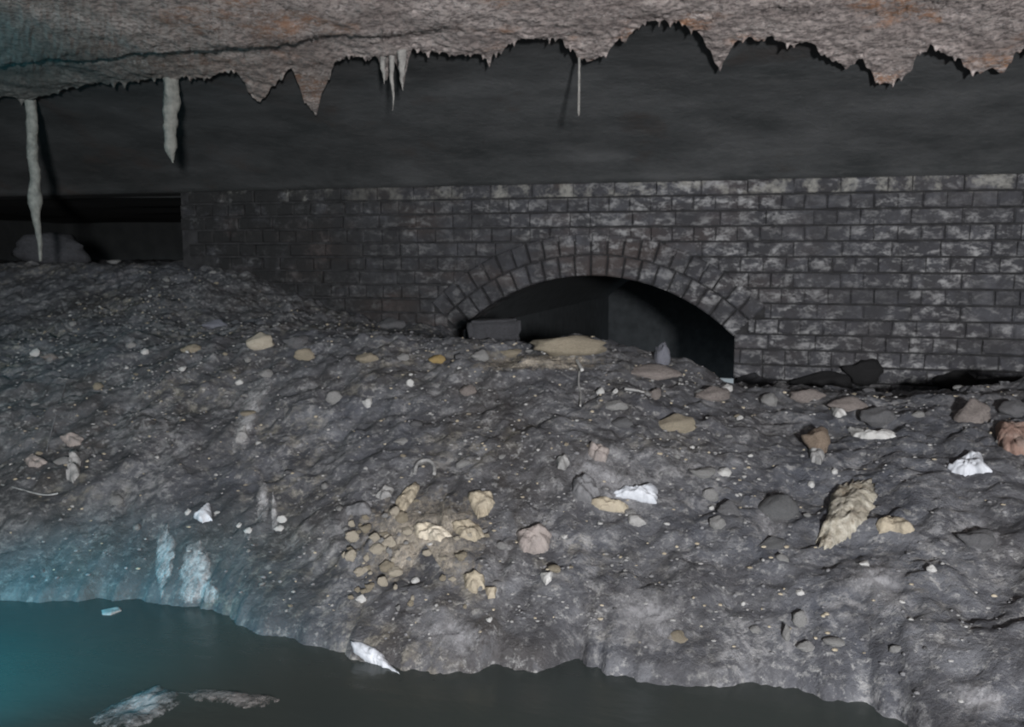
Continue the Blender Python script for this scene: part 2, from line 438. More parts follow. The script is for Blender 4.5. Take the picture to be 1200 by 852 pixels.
# lime crust layered under the vault, with a ragged edge
EDGE = [(-260, 134), (-80, 122), (0, 116), (30, 118), (60, 112), (100, 100), (140, 97), (170, 97), (190, 93), (215, 92), (240, 92), (262, 86), (275, 84), (285, 98), (296, 110),
        (303, 118), (310, 115), (318, 105), (332, 88), (342, 84), (350, 100), (356, 118), (364, 130), (371, 134), (376, 118), (384, 98), (392, 74), (400, 66), (425, 68),
        (432, 74), (440, 66), (446, 80), (450, 95), (456, 90), (461, 70), (467, 88), (472, 104), (478, 76), (484, 58), (510, 62), (530, 66), (560, 64), (572, 74), (585, 62),
        (600, 52), (630, 48), (660, 50), (672, 60), (678, 68), (690, 73), (705, 70), (715, 60), (725, 48), (740, 40), (755, 30), (775, 28), (795, 27), (812, 35), (825, 45),
        (833, 62), (838, 76), (845, 78), (850, 68), (858, 52), (870, 48), (885, 50), (905, 42), (915, 52), (930, 58), (945, 50), (958, 62), (975, 70), (990, 82), (1000, 76),
        (1010, 68), (1018, 82), (1025, 96), (1032, 100), (1045, 98), (1058, 95), (1068, 80), (1078, 62), (1090, 54), (1100, 58), (1112, 68), (1125, 72), (1135, 82), (1145, 87),
        (1160, 87), (1180, 82), (1190, 62), (1200, 58), (1260, 66), (1350, 52), (1600, 50)]
TH = .035
def hit_vault(px, py, off=0.0):
    d = ray(px, py); t = .5
    while t < 12:
        p = CAM + d * t
        if p.z > smooth_vault(p.y) - off: return p
        t += .004
    return p
def az(p): return math.atan2(p.x, p.y - CAM.y)
eg = sorted((az(p), math.hypot(p.x, p.y - CAM.y)) for p in (hit_vault(a, b, TH) for a, b in EDGE)); ea = [a for a, _ in eg]; er = [b for _, b in eg]
def edge_r(a): return float(np.interp(a, ea, er)) + fb(a * 60, 3.3, 0, 3) * .035 + max(0.0, fb(a * 150, 1.3, 4, 2)) * .07
ca = np.concatenate([np.arange(-1.35, -.86, .01), np.arange(-.86, .32, .0011), np.arange(.32, 1.35, .01)])
NR = 80
V, Fc = [], []
for a in ca:
    e = edge_r(a); sa, co_ = math.sin(a), math.cos(a)
    V.append((CAM.x + (e + .004) * sa, CAM.y + (e + .004) * co_, smooth_vault(CAM.y + e * co_) + .02))
    for k in range(NR):
        t = k / (NR - 1)
        rr = e + (.25 - e) * (t ** 2.0)
        x, y = CAM.x + rr * sa, CAM.y + rr * co_
        q = min(1.0, (e - rr) / .03)
        th = TH * (.45 + .55 * math.sqrt(q)) + (fb(x * 6, y * 6, 1.1, 5) * .010 + fb(x * 28, y * 28, 6.1, 3) * .006) * (.3 + .7 * q)
        th += max(0.0, 1 - (e - rr) / .045) * max(0.0, fb(a * 190, 9.1, 2, 2)) * .05 * min(1.0, q * 4 + .4)
        # an older, thicker layer nearer the viewer with a lip running down to the left
        ye2 = -1.62 + fb(x * 2.2, 8.1, 0, 4) * .10
        th += .022 * max(0, min(1, (ye2 - y) / .03)) * max(0.0, min(1.0, (-.9 - x) / .8))
        V.append((x, y, smooth_vault(y) - th))
n_ = NR + 1
for i in range(len(ca) - 1):
    for k in range(NR): Fc.append((i * n_ + k, i * n_ + k + 1, (i + 1) * n_ + k + 1, (i + 1) * n_ + k))
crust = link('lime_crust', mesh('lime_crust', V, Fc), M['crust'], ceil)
crust['label'] = 'pale ragged lime crust'

# ------------------------------------------------------------------ left passage beyond the wall end, side walls
def slab(name, x0, x1, y0, y1, z0, z1, mat, n=40):
    bm = bmesh.new(); bmesh.ops.create_cube(bm, size=1)
    bmesh.ops.subdivide_edges(bm, edges=bm.edges[:], cuts=8, use_grid_fill=True)
    for v in bm.verts:
        v.co = Vector(((x0 + x1) / 2 + v.co.x * (x1 - x0), (y0 + y1) / 2 + v.co.y * (y1 - y0), (z0 + z1) / 2 + v.co.z * (z1 - z0)))
        v.co += v.normal * fb(v.co.x * 2, v.co.y * 2, v.co.z * 2, 3) * .02
    me = bpy.data.meshes.new(name); bm.to_mesh(me); bm.free()
    return tag(link(name, me, mat, smooth=False), kind='structure')
slab('wall_left', -8.3, -7.9, -6.5, 4.6, -.4, 2.1, M['deep'])
slab('wall_right', 4.4, 4.8, -6.5, .5, -.4, 2.1, M['soot_shade'])
slab('wall_end', -8.2, -3.1, 4.2, 4.5, -.4, 2.1, M['deep'])
slab('ceiling_recess', -8.2, -3.1, .33, 4.5, 1.37, 1.6, M['deep'])

# ------------------------------------------------------------------ stalactites
def tube(path, radii, seg=14, rough=.25, seed=0.0):
    V, Fc = [], []
    for i, (p, r) in enumerate(zip(path, radii)):
        for k in range(seg):
            a = 2 * PI * k / seg
            rr = r * (1 + rough * fb(math.cos(a) * 1.3 + seed, math.sin(a) * 1.3, p[2] * 22, 3))
            V.append((p[0] + rr * math.cos(a), p[1] + rr * math.sin(a), p[2]))
    for i in range(len(path) - 1):
        for k in range(seg):
            k2 = (k + 1) % seg
            Fc.append((i * seg + k, (i + 1) * seg + k, (i + 1) * seg + k2, i * seg + k2))
    Fc.append(tuple(range(seg))); Fc.append(tuple(reversed(range((len(path) - 1) * seg, len(path) * seg))))
    return V, Fc

def stalactite(px, y_top, y_bot, wid, mat, label, seed, Y=None, taper='tip', lean=0.0, group=None):
    top = hit_y(px, y_top, Y) if Y is not None else hit_vault(px, y_top, TH)
    zt = smooth_vault(top.y) - .01
    d = depth(top); bot = hit_y(px, y_bot, top.y)
    r0 = wid * .5 * d / F
    n = 40; path, rad = [], []
    for k in range(n):
        t = k / (n - 1); z = zt + (bot.z - zt) * t
        path.append((top.x + fb(t * 2.2, seed, 0, 3) * r0 * .5 + lean * t, top.y + fb(t * 4, seed, 5, 3) * r0 * .6, z))
        if taper == 'tip': rr = r0 * (1.25 - .35 * t) * (1 if t < .8 else max(.12, 1 - ((t - .8) / .2) ** 1.6))
        elif taper == 'cone': rr = r0 * max(.1, 1.2 * (1 - t) ** .8)
        elif taper == 'straw': rr = r0 * (1 if t < .95 else .6)
        else: rr = r0 * (1 - .25 * t + .35 * math.exp(-((t - .62) / .07) ** 2)) * (1 if t < .66 else max(.30, 1 - (t - .66) * 2.0))
        rad.append(rr)
    V, Fc = tube(path, rad, 14, .28, seed)
    o = link('stalactite', mesh('stalactite', V, Fc), mat)
    return tag(o, label, 'stalactite', group)
stalactite(198, 94, 191, 15, M['stalactite'], 'short blunt grey stalactite hanging alone from the left part of the ceiling crust', 1.3)
stalactite(36, 120, 306, 13, M['stalactite'], 'longest stalactite, a thin grey column reaching down to the rubble at far left', 4.1, taper='long')
stalactite(460, 66, 130, 6, M['stalactite_pale'], 'slender pale stalactite, middle one of a cluster of three on the crust edge', 6.6, taper='cone')
stalactite(449, 66, 98, 9, M['stalactite_pale'], 'stubby pale stalactite, left one of a cluster of three on the crust edge', 8.2, taper='cone')
stalactite(471, 60, 106, 12, M['stalactite_pale'], 'thick pale stalactite, right one of a cluster of three on the crust edge', 9.9, taper='cone')
stalactite(679, 66, 136, 3.2, M['stalactite_pale'], 'hair-thin straw stalactite hanging from the pale crust above the arch', 3.2, taper='straw')

# ------------------------------------------------------------------ rocks
def rock_mesh(name, seed, sub=3, cuts=10, rough=.26):
    rs = random.Random(seed)
    bm = bmesh.new(); bmesh.ops.create_icosphere(bm, subdivisions=sub, radius=1)
    pl = []
    for _ in range(cuts):
        n = Vector((rs.gauss(0, 1), rs.gauss(0, 1), rs.gauss(0, 1))).normalized(); pl.append((n, rs.uniform(.55, .9)))
    for v in bm.verts:
        for n, dd in pl:
            e = v.co.dot(n) - dd
            if e > 0: v.co -= n * e * .9
        v.co += v.co.normalized() * fb(v.co.x * 1.7 + seed, v.co.y * 1.7, v.co.z * 1.7, 4) * rough
    me = bpy.data.meshes.new(name); bm.to_mesh(me); bm.free()
    return me
def block_mesh(name, seed):
    bm = bmesh.new(); bmesh.ops.create_cube(bm, size=1.9); bmesh.ops.bevel(bm, geom=bm.edges[:], offset=.16, segments=2, affect='EDGES')
    bmesh.ops.subdivide_edges(bm, edges=bm.edges[:], cuts=3, use_grid_fill=True)
    for v in bm.verts: v.co += Vector((fb(v.co.x * 1.1 + seed, v.co.y, v.co.z, 3), fb(v.co.x, v.co.y * 1.1 + seed, v.co.z, 3), fb(v.co.x, v.co.y, v.co.z * 1.1 + seed, 3))) * .14
    me = bpy.data.meshes.new(name); bm.to_mesh(me); bm.free(); return me
ROCKS = {}
def rock_data(mat, k, sub=3):
    key = (mat, k, sub)
    if key not in ROCKS:
        me = block_mesh('block', k) if k >= 20 else rock_mesh('stone', 11.3 * k + 3, sub); me.materials.append(M[mat])
        me.polygons.foreach_set('use_smooth', [True] * len(me.polygons)); ROCKS[key] = me
    return ROCKS[key]
RIGHT = ROT @ Vector((1, 0, 0))

def rock(px, py, w, h, mat, label, name='stone', cat='stone', k=0, deep=None, tilt=0, yaw=None, sink=.35, Y=None, group=None):
    """half sizes w,h in pixels; rests on the bank below the pixel"""
    p = hit_bank(px, py + h * .5) if Y is None else hit_y(px, py, Y)
    s = depth(p) / F
    o = bpy.data.objects.new(name, rock_data(mat, k)); COL.objects.link(o)
    hz = h * s * 1.05; o.scale = (w * s * 1.05, (deep if deep else (w + h) * .5) * s, hz)
    o.rotation_euler = (0, math.radians(tilt), YAW + (yaw if yaw is not None else random.uniform(-.3, .3)))
    if Y is None:
        o.location = (p.x, p.y + o.scale[1] * .25, bank_h(p.x, p.y + o.scale[1] * .25) + hz * (1 - 2 * sink) * .8)
    else: o.location = p
    return tag(o, label, cat, group)

def lump(poly, thick, mat, name, label, cat, rough=.35, rings=10, M_=72, hit=None, nrm=None, seed=0.0, freq=26, dome=.5, parent=None, wrinkle=0.0, ej=.10):
    """a lying piece with outline poly (pixels), its own thickness and an uneven top"""
    hit = hit or hit_bank; nrm = nrm or bank_n
    cxp = sum(p[0] for p in poly) / len(poly); cyp = sum(p[1] for p in poly) / len(poly)
    # resample outline
    pts = poly + [poly[0]]; seg = [math.dist(pts[i], pts[i + 1]) for i in range(len(poly))]; tot = sum(seg)
    bd = []; bde = []
    for q in range(M_):
        s = tot * q / M_; i = 0
        while s > seg[i]: s -= seg[i]; i += 1
        t = s / seg[i]; x = pts[i][0] + (pts[i + 1][0] - pts[i][0]) * t; y = pts[i][1] + (pts[i + 1][1] - pts[i][1]) * t
        e = 1 + ej * fb(q * .55, seed, 2.2, 3)
        bd.append((x, y)); bde.append(e)
    c = hit(cxp, cyp); n = nrm(c, .08) if nrm is bank_n else nrm(c)
    th = thick * depth(c) / F
    V = [c + n * th * (1 + rough * fb(seed, 1, 1, 2))]; Fc = []
    for r in range(1, rings + 1):
        t = r / rings
        for q, (x, y) in enumerate(bd):
            e_ = t * (1 + (bde[q] - 1) * t * t)
            p = hit(cxp + (x - cxp) * e_, cyp + (y - cyp) * e_)
            hh = th * max(0.04, (1 - t ** 3)) ** dome * (1 + rough * fb(p.x * freq, p.y * freq, p.z * freq + seed, 4))
            if wrinkle: hh += th * wrinkle * abs(fb(p.x * freq * .6 + seed, p.y * freq * .6, p.z * freq * .6, 3)) * (1 - t ** 4)
            V.append(p + n * hh)
    for q in range(M_):
        Fc.append((0, 1 + q, 1 + (q + 1) % M_))
    for r in range(rings - 1):
        for q in range(M_):
            a = 1 + r * M_ + q; b = 1 + r * M_ + (q + 1) % M_
            Fc.append((a, a + M_, b + M_, b))
    o = len(V)
    for q in range(M_): V.append(V[1 + (rings - 1) * M_ + q] - n * (th * .8 + .004))
    for q in range(M_):
        a = 1 + (rings - 1) * M_ + q; b = 1 + (rings - 1) * M_ + (q + 1) % M_
        Fc.append((a, o + q, o + (q + 1) % M_, b))
    Fc.append(tuple(reversed(range(o, o + M_))))
    me = mesh(name, [v - c for v in V], Fc)
    at = me.attributes.new('rim', 'FLOAT', 'POINT')
    at.data.foreach_set('value', [0.0] + [r_ / rings for r_ in range(1, rings + 1) for _ in range(M_)] + [1.0] * M_)
    ob = link(name, me, M[mat], parent); ob.location = c
    if parent is None: tag(ob, label, cat)
    return ob

# big cream rock on the right
lump([(985, 572), (1000, 566), (1022, 565), (1027, 580), (1021, 598), (1009, 614), (998, 628), (985, 637), (969, 642), (957, 637), (966, 618), (972, 600), (974, 585)],
     13, 'cream_crust', 'boulder', 'largest cream boulder, crumbly and tapering to lower left, on the right half of the bank', 'boulder', rough=.55, seed=1.0, rings=18, M_=120, freq=16, ej=.16)
lump([(1026, 614), (1036, 606), (1052, 608), (1064, 612), (1073, 622), (1060, 626), (1044, 622), (1030, 626)], 8, 'buff', 'stone', 'flat buff stone just right of the largest cream boulder', 'stone', rough=.6, seed=2.0)
rock(957, 518, 15, 20, 'brown', 'round brown stone with a pale foot above and left of the cream boulder', k=1, sink=.25)
lump([(948, 530), (958, 527), (967, 534), (962, 545), (951, 542)], 8, 'pale', 'stone', 'small pale stone right under the round brown stone', 'stone', seed=2.7)
lump([(1166, 503), (1182, 499), (1206, 506), (1206, 534), (1186, 532), (1170, 522)], 14, 'red', 'broken_brick', 'broken reddish brick at the right edge of the bank', 'brick', rough=.4, seed=3.0)
lump([(1111, 549), (1124, 541), (1138, 532), (1150, 532), (1153, 545), (1164, 553), (1146, 555), (1130, 558), (1117, 554)], 8, 'rag', 'plastic_sheet', 'crumpled bluish white plastic scrap below the broken reddish brick', 'plastic scrap', rough=.6, seed=4.0, wrinkle=.45, freq=40)
lump([(719, 579), (733, 573), (748, 575), (760, 569), (771, 574), (769, 591), (754, 589), (736, 585), (722, 584)], 10, 'rag', 'plastic_sheet', 'crumpled bright white plastic scrap in the middle of the bank', 'plastic scrap', rough=.6, seed=5.0, wrinkle=.45, freq=40)
lump([(993, 503), (1001, 508), (1014, 509), (1030, 509), (1046, 506), (1050, 512), (1036, 515), (1016, 515), (1000, 512)], 6, 'white', 'shard', 'narrow curved white shard between the brown stone and the reddish brick', 'shard', seed=6.0, rough=.5)
lump([(974, 479), (986, 480), (992, 486), (982, 490), (975, 486)], 6, 'white', 'stone', 'small white stone above the narrow curved white shard', 'stone', seed=6.5)
lump([(736, 606), (750, 605), (757, 614), (748, 618), (737, 614)], 7, 'pale', 'stone', 'pale flat stone right below the bright white plastic scrap', 'stone', seed=7.0)
lump([(671, 566), (684, 560), (696, 566), (702, 580), (692, 590), (677, 586), (670, 578)], 14, 'grey', 'stone', 'lumpy grey stone left of the bright white plastic scrap', 'stone', seed=8.0, rough=.6)
lump([(690, 588), (704, 583), (722, 592), (738, 594), (736, 602), (720, 601), (702, 597)], 7, 'buff', 'stone', 'ragged buff stone under the bright white plastic scrap', 'stone', seed=8.5, rough=.9)
lump([(690, 522), (704, 522), (714, 530), (709, 543), (697, 540), (689, 533)], 10, 'pink', 'stone', 'pinkish stone above the lumpy grey stone', 'stone', seed=9.0, rough=.7)
lump([(652, 540), (663, 536), (668, 544), (662, 551), (654, 549)], 9, 'pale', 'stone', 'pale grey stone left of the pinkish stone', 'stone', seed=9.5)
lump([(548, 580), (560, 576), (576, 578), (580, 590), (572, 603), (560, 608), (552, 594)], 9, 'buff', 'stone', 'buff slab standing at the top right of the cream stone cluster', 'stone', seed=10.0, rough=.5)
lump([(484, 618), (500, 614), (520, 620), (530, 628), (516, 635), (500, 634), (488, 630)], 10, 'cream', 'stone', 'broad cream slab in the middle of the cream stone cluster', 'stone', seed=11.0, rough=.6)
lump([(530, 614), (548, 610), (562, 618), (568, 628), (556, 635), (540, 630), (532, 624)], 8, 'buff', 'stone', 'buff slab touching the right end of the broad cream slab', 'stone', seed=11.5, rough=.6)
lump([(605, 626), (622, 622), (636, 618), (646, 628), (642, 646), (626, 650), (610, 645)], 13, 'pink', 'stone', 'blocky pinkish cream stone right of the cream stone cluster', 'stone', seed=12.0, rough=.5)
lump([(633, 673), (648, 672), (646, 681), (640, 686), (635, 680)], 6, 'white', 'shard', 'white triangular shard below the blocky pinkish cream stone', 'shard', seed=12.5)
lump([(543, 676), (556, 671), (567, 678), (568, 690), (556, 696), (546, 690)], 12, 'buff', 'stone', 'rounded buff stone at the lower right of the cream stone cluster', 'stone', seed=13.0)
lump([(568, 690), (582, 690), (580, 701), (572, 702)], 7, 'buff', 'stone', 'small buff stone touching the lower right of the rounded buff stone', 'stone', seed=13.4)
lump([(464, 590), (474, 576), (488, 566), (492, 572), (484, 588), (474, 600), (466, 600)], 8, 'buff', 'stone', 'long buff stone slanting up at the top of the cream stone cluster', 'stone', seed=14.0, rough=.7)
lump([(440, 582), (452, 570), (462, 574), (458, 582), (446, 586)], 7, 'pale', 'stone', 'pale stone left of the long slanting buff stone', 'stone', seed=14.6)
lump([(405, 596), (422, 590), (436, 588), (434, 602), (420, 604), (406, 604)], 7, 'grey', 'stone', 'flat grey stone at the upper left of the cream stone cluster', 'stone', seed=14.9)
cl = [(412, 632, 9, 7), (428, 622, 7, 6), (440, 648, 8, 7), (455, 640, 8, 9), (452, 668, 9, 7), (463, 672, 9, 6), (448, 684, 7, 6), (433, 690, 6, 5), (410, 655, 7, 8), (420, 672, 6, 5), (470, 610, 8, 7), (477, 625, 6, 5), (500, 650, 6, 4), (540, 655, 7, 6), (462, 602, 6, 6), (438, 632, 6, 5)]
words = ['leftmost in the top row', 'topmost', 'in the middle', 'with a tall rounded top', 'low on the right', 'next to the bright white pebble', 'near the bottom', 'lowest of all', 'at the left edge', 'at the lower left', 'under the long slanting buff stone',
         'above the broad cream slab', 'under the broad cream slab', 'above the rounded buff stone', 'touching the foot of the long slanting buff stone', 'between the topmost and the middle one']
for i, (x, y, w, h) in enumerate(cl):
    rock(x, y, w, h, 'cream' if i % 3 != 1 else 'buff', 'cream stone of the cluster, ' + words[i], k=i % 6, sink=.05, group='cream stones clustered on the bank')
rock(486, 680, 5, 5, 'white', 'bright white pebble at the lower right of the cream stones', name='pebble', cat='pebble', k=2)
rock(422, 702, 6, 5, 'white', 'white pebble below the cream stone cluster near the water', name='pebble', cat='pebble', k=3)
rock(504, 638, 4, 3, 'white', 'white pebble at the foot of the broad cream slab', name='pebble', cat='pebble', k=1)
rock(573, 726, 4, 4, 'white', 'lone white pebble low on the bank below the rounded buff stone', name='pebble', cat='pebble', k=1)
rc = random.Random(5)
for i in range(46):
    if i < 34: x, y = rc.gauss(440, 24), rc.gauss(648, 28)
    else: x, y = rc.gauss(540, 26), rc.gauss(640, 34)
    rock(x, y, rc.uniform(2.2, 5.0), rc.uniform(2.0, 4.2), rc.choice(['cream', 'cream', 'buff', 'pale']), 'small cream chip strewn between the cream cluster stones', name='chip', cat='stone chip', k=i % 6, sink=-.1, group='small cream chips in the cluster')
# waterline shard
lump([(411, 752), (424, 753), (440, 760), (450, 768), (456, 778), (478, 797), (462, 793), (446, 785), (428, 775), (416, 766)], 9, 'rag', 'shard', 'pointed white shard lying half in the water at the bank foot', 'shard', seed=16.0, rough=.4)
lump([(227, 607), (236, 600), (246, 591), (249, 610), (238, 613)], 8, 'rag', 'shard', 'bluish white triangular shard on the left part of the bank', 'shard', seed=17.0, rough=.3)
rock(220, 600, 4, 4, 'white', 'white pebble left of the bluish white triangular shard', name='pebble', cat='pebble', k=4)
# runs of lime on the left bank
def grow(poly, k):
    a = sum(p[0] for p in poly) / len(poly); b = sum(p[1] for p in poly) / len(poly)
    return [(a + (x - a) * k, b + (y - b) * k) for x, y in poly]
def run(poly, label, seed, thick=1.0): lump(grow(poly, 1.25), 2.4, 'streak', 'lime_streak', label, 'lime streak', seed=seed, rough=.8, rings=12, M_=80, freq=40, dome=.6, ej=.12)
run([(299, 452), (313, 446), (320, 451), (307, 468), (301, 486), (294, 508), (286, 522), (276, 520), (278, 500), (284, 480), (291, 464)], 'long pale lime streak running down from the small stones at upper left', 20.0)
lump([(278, 504), (288, 499), (291, 512), (284, 521), (276, 519)], 6, 'pale', 'stone', 'pale stone at the bottom end of the long lime streak', 'stone', seed=20.5)
run([(306, 560), (312, 570), (314, 592), (312, 606), (303, 606), (302, 585)], 'short lime streak, left of a pair above white pebbles', 21.0)
run([(320, 574), (324, 592), (325, 612), (320, 620), (318, 600)], 'thin lime streak, right of a pair above white pebbles', 22.0)
run([(222, 645), (234, 640), (244, 660), (246, 682), (258, 696), (240, 700), (216, 700), (213, 680), (217, 660)], 'wide lime streak spilling to the waterline under the triangular shard', 23.0, 5)
run([(186, 632), (196, 620), (204, 640), (200, 668), (190, 690), (184, 664)], 'faint lime streak left of the wide lime streak', 24.0, 3)
def patch(poly, mat, name, label, cat, seed): lump(poly, 1.6, mat, name, label, cat, seed=seed, rough=.8, rings=12, M_=80, freq=40, dome=.6, ej=.15)
patch([(396, 600), (440, 572), (490, 560), (560, 566), (592, 590), (586, 640), (580, 690), (540, 704), (500, 640), (470, 690), (420, 712), (392, 660)], 'patch', 'mineral_stain', 'broad ochre mineral stain around the cream stone cluster', 'mineral stain', 41.0)
patch([(640, 412), (700, 412), (730, 422), (725, 434), (680, 438), (610, 436), (560, 438), (520, 430), (560, 416)], 'patch', 'mineral_stain', 'ochre mineral stain around the long cream slab in front of the arch', 'mineral stain', 42.0)
patch([(655, 520), (700, 512), (740, 530), (772, 560), (775, 610), (740, 625), (690, 610), (660, 585), (648, 550)], 'greypatch', 'mineral_stain', 'grey mineral stain around the bright white plastic scrap', 'mineral stain', 43.0)
patch([(880, 570), (905, 560), (935, 575), (938, 605), (925, 640), (895, 650), (870, 620)], 'greypatch', 'mineral_stain', 'grey mineral stain left of the largest cream boulder', 'mineral stain', 44.0)
patch([(985, 650), (1040, 640), (1080, 660), (1075, 700), (1030, 720), (985, 705), (965, 680)], 'greypatch', 'mineral_stain', 'grey mineral stain below the largest cream boulder', 'mineral stain', 45.0)
patch([(700, 690), (740, 670), (800, 680), (820, 720), (800, 780), (750, 780), (710, 750)], 'greypatch', 'mineral_stain', 'grey mineral stain low on the bank right of the white triangular shard', 'mineral stain', 46.0)
patch([(1120, 600), (1150, 600), (1180, 625), (1185, 650), (1150, 660), (1125, 640)], 'greypatch', 'mineral_stain', 'grey mineral stain around the lump below the crumpled bluish scrap', 'mineral stain', 47.0)
patch([(470, 730), (520, 700), (570, 715), (590, 750), (560, 778), (500, 778), (470, 760)], 'greypatch', 'mineral_stain', 'grey mineral stain at the waterline right of the pointed white shard', 'mineral stain', 48.0)
patch([(1085, 810), (1130, 790), (1180, 800), (1200, 830), (1190, 850), (1110, 850)], 'greypatch', 'mineral_stain', 'grey gravelly stain in the lower right corner of the bank', 'mineral stain', 49.0)
for (x, y, w, h, l) in ((290, 622, 5, 4, 'left of the pair of lime streaks'), (330, 608, 7, 5, 'right of the pair of lime streaks'), (326, 620, 6, 4, 'below the thin lime streak'), (280, 616, 4, 3, 'farthest left below the lime streaks')):
    rock(x, y, w, h, 'white', 'white pebble ' + l, name='pebble', cat='pebble', k=x % 6)
lump([(82, 528), (90, 528), (95, 540), (93, 556), (86, 566), (78, 562), (80, 550), (84, 540)], 9, 'pale', 'stone', 'upright pale stone among teal lit silt at far left', 'stone', seed=25.0, rough=.8)
lump([(70, 512), (82, 508), (98, 514), (94, 522), (80, 524)], 6, 'pink', 'stone', 'pinkish stone just above the upright pale stone at far left', 'stone', seed=25.5, rough=.7)
lump([(28, 540), (40, 533), (56, 542), (46, 548), (34, 547)], 6, 'pink', 'stone', 'flat pinkish stone near the left edge beside the wire', 'stone', seed=25.8, rough=.7)
rock(40, 414, 6, 6, 'white', 'brightest white pebble at far left on the crest', name='pebble', cat='pebble', k=2)
rock(56, 418, 9, 4, 'pink', 'flat pinkish stone right of the brightest white pebble', k=3)
rock(169, 412, 5, 4, 'white', 'white pebble on the crest left of the yellowish stone', name='pebble', cat='pebble', k=4)
rock(153, 404, 6, 5, 'pale', 'pale stone up left of the white crest pebble', k=5)
rock(213, 432, 5, 4, 'white', 'white pebble below the yellowish stone', name='pebble', cat='pebble', k=1)
rock(222, 409, 12, 7, 'buff', 'yellowish stone on the crest at left', k=2)
rock(303, 402, 17, 11, 'cream', 'humped cream stone on the crest above the long lime streak', k=4)
rock(346, 402, 15, 9, 'grey', 'grey stone behind the cream one on the crest', k=1)
rock(356, 416, 14, 8, 'buff', 'buff stone on the crest in front of the grey stone', k=0)
rock(250, 381, 14, 7, 'bluish', 'bluish grey flat stone behind the yellowish stone', k=3)
rock(280, 448, 5, 4, 'white', 'white pebble left of the top of the long lime streak', name='pebble', cat='pebble', k=5)
rock(310, 438, 8, 6, 'pale', 'pale stone at the top of the long lime streak', k=2)
rock(391, 467, 11, 9, 'pale', 'pale round stone right of the long lime streak', k=0)
rock(430, 420, 13, 6, 'buff', 'yellowish stone on the crest left of the arch', k=5)
rock(472, 418, 8, 5, 'pale', 'pale stone between the yellowish and orange stones left of the arch', k=4)
rock(511, 421, 10, 6, 'orange', 'orange stone on the crest at the left foot of the arch', k=2)
rock(562, 418, 10, 8, 'pale', 'pale stone on the crest right of the orange stone', k=3)
rock(598, 414, 13, 6, 'buff', 'buff stone on the crest left of the long cream slab', k=1)
rock(665, 411, 46, 12, 'buff', 'long cream slab lying on the crest in front of the arch', name='slab', cat='slab', k=0, deep=30, sink=.25)
rock(757, 437, 36, 9, 'pink', 'pinkish slab on the crest at the right foot of the arch', name='slab', cat='slab', k=3, deep=26, sink=.3)
rock(776, 416, 9, 17, 'bluish', 'upright bluish stone standing in the mouth of the arch', k=5, sink=.2)
rock(578, 388, 30, 14, 'dark', 'dark square block in the left mouth of the arch', name='block', cat='block', k=20, tilt=-3, Y=-1.08, deep=16)
rock(455, 381, 22, 10, 'grey', 'dim grey stone against the wall left of the arch', k=4)
rock(703, 459, 5, 6, 'white', 'white pebble below the long cream slab, left of two', name='pebble', cat='pebble', k=2)
rock(721, 459, 4, 4, 'white', 'white pebble below the long cream slab, right of two', name='pebble', cat='pebble', k=3)
rock(722, 475, 14, 7, 'pale', 'pale ring shaped stone below two white pebbles', k=5)
rock(767, 462, 8, 10, 'pink', 'pinkish stone under the pinkish slab', k=1)
rock(792, 498, 24, 12, 'buff', 'wide buff stone below the right foot of the arch', k=4)
rock(728, 497, 12, 7, 'grey', 'grey stone left of the wide buff stone', k=2)
rock(480, 449, 5, 5, 'white', 'white pebble below the orange stone', name='pebble', cat='pebble', k=0)
rock(430, 472, 6, 8, 'white', 'white pebble right of the pale round stone', name='pebble', cat='pebble', k=1)
rock(547, 457, 10, 8, 'pink', 'dull pinkish stone below the pale crest stone', k=2)
rock(470, 518, 9, 4, 'pale', 'flat pale stone alone above the cream stone cluster', k=3)
rock(852, 454, 7, 5, 'white', 'white chip at the corner of the right arch jamb', name='pebble', cat='pebble', k=4)
rock(867, 490, 5, 4, 'white', 'white pebble below the right arch jamb', name='pebble', cat='pebble', k=3)
rock(848, 553, 8, 6, 'white', 'white pebble right of a pale flat stone, mid bank', name='pebble', cat='pebble', k=2)
rock(824, 555, 15, 7, 'pale', 'pale flat stone left of a white pebble, mid bank', k=1)
rock(832, 580, 10, 8, 'pale', 'pale stone below the pale flat stone', k=0)
rock(852, 596, 12, 12, 'grey', 'grey cobble below the mid bank white pebble', k=3)
rock(841, 612, 9, 9, 'pale', 'pale lump left of the large grey cobble', k=5)
rock(910, 594, 22, 19, 'silt_stone', 'large rounded grey cobble left of the cream boulder', k=2, sink=.47)
rock(905, 636, 18, 10, 'silt_stone', 'grey stone under the large rounded grey cobble', k=4, sink=.42)
rock(950, 568, 4, 5, 'white', 'small white pebble left of the cream boulder, lower of two', name='pebble', cat='pebble', k=2)
rock(978, 552, 4, 4, 'white', 'small white pebble above the cream boulder', name='pebble', cat='pebble', k=4)
rock(1013, 661, 6, 4, 'white', 'white pebble below the cream boulder', name='pebble', cat='pebble', k=1)
rock(1091, 666, 6, 5, 'white', 'white pebble low on the right of the bank', name='pebble', cat='pebble', k=3)
rock(938, 694, 5, 4, 'white', 'white pebble above an upright pale stone, low on the bank', name='pebble', cat='pebble', k=5)
rock(937, 726, 9, 11, 'pale', 'upright pale stone low on the bank', k=0)
rock(921, 742, 5, 11, 'pale', 'narrow pale stone left of the upright pale stone', k=4)
rock(884, 738, 6, 5, 'pale', 'small pale stone farthest left of the low upright stones', k=2)
rock(944, 758, 10, 7, 'pale', 'pale stone below the upright pale stone', k=3)
rock(1146, 628, 20, 14, 'grey', 'grey lump below the crumpled bluish scrap at right', k=1, sink=.42)
rock(946, 464, 22, 9, 'pink', 'pinkish stone at the foot of the brick wall', k=0)
rock(992, 474, 22, 10, 'pink', 'dull stone right of the pinkish stone at the wall foot', k=3)
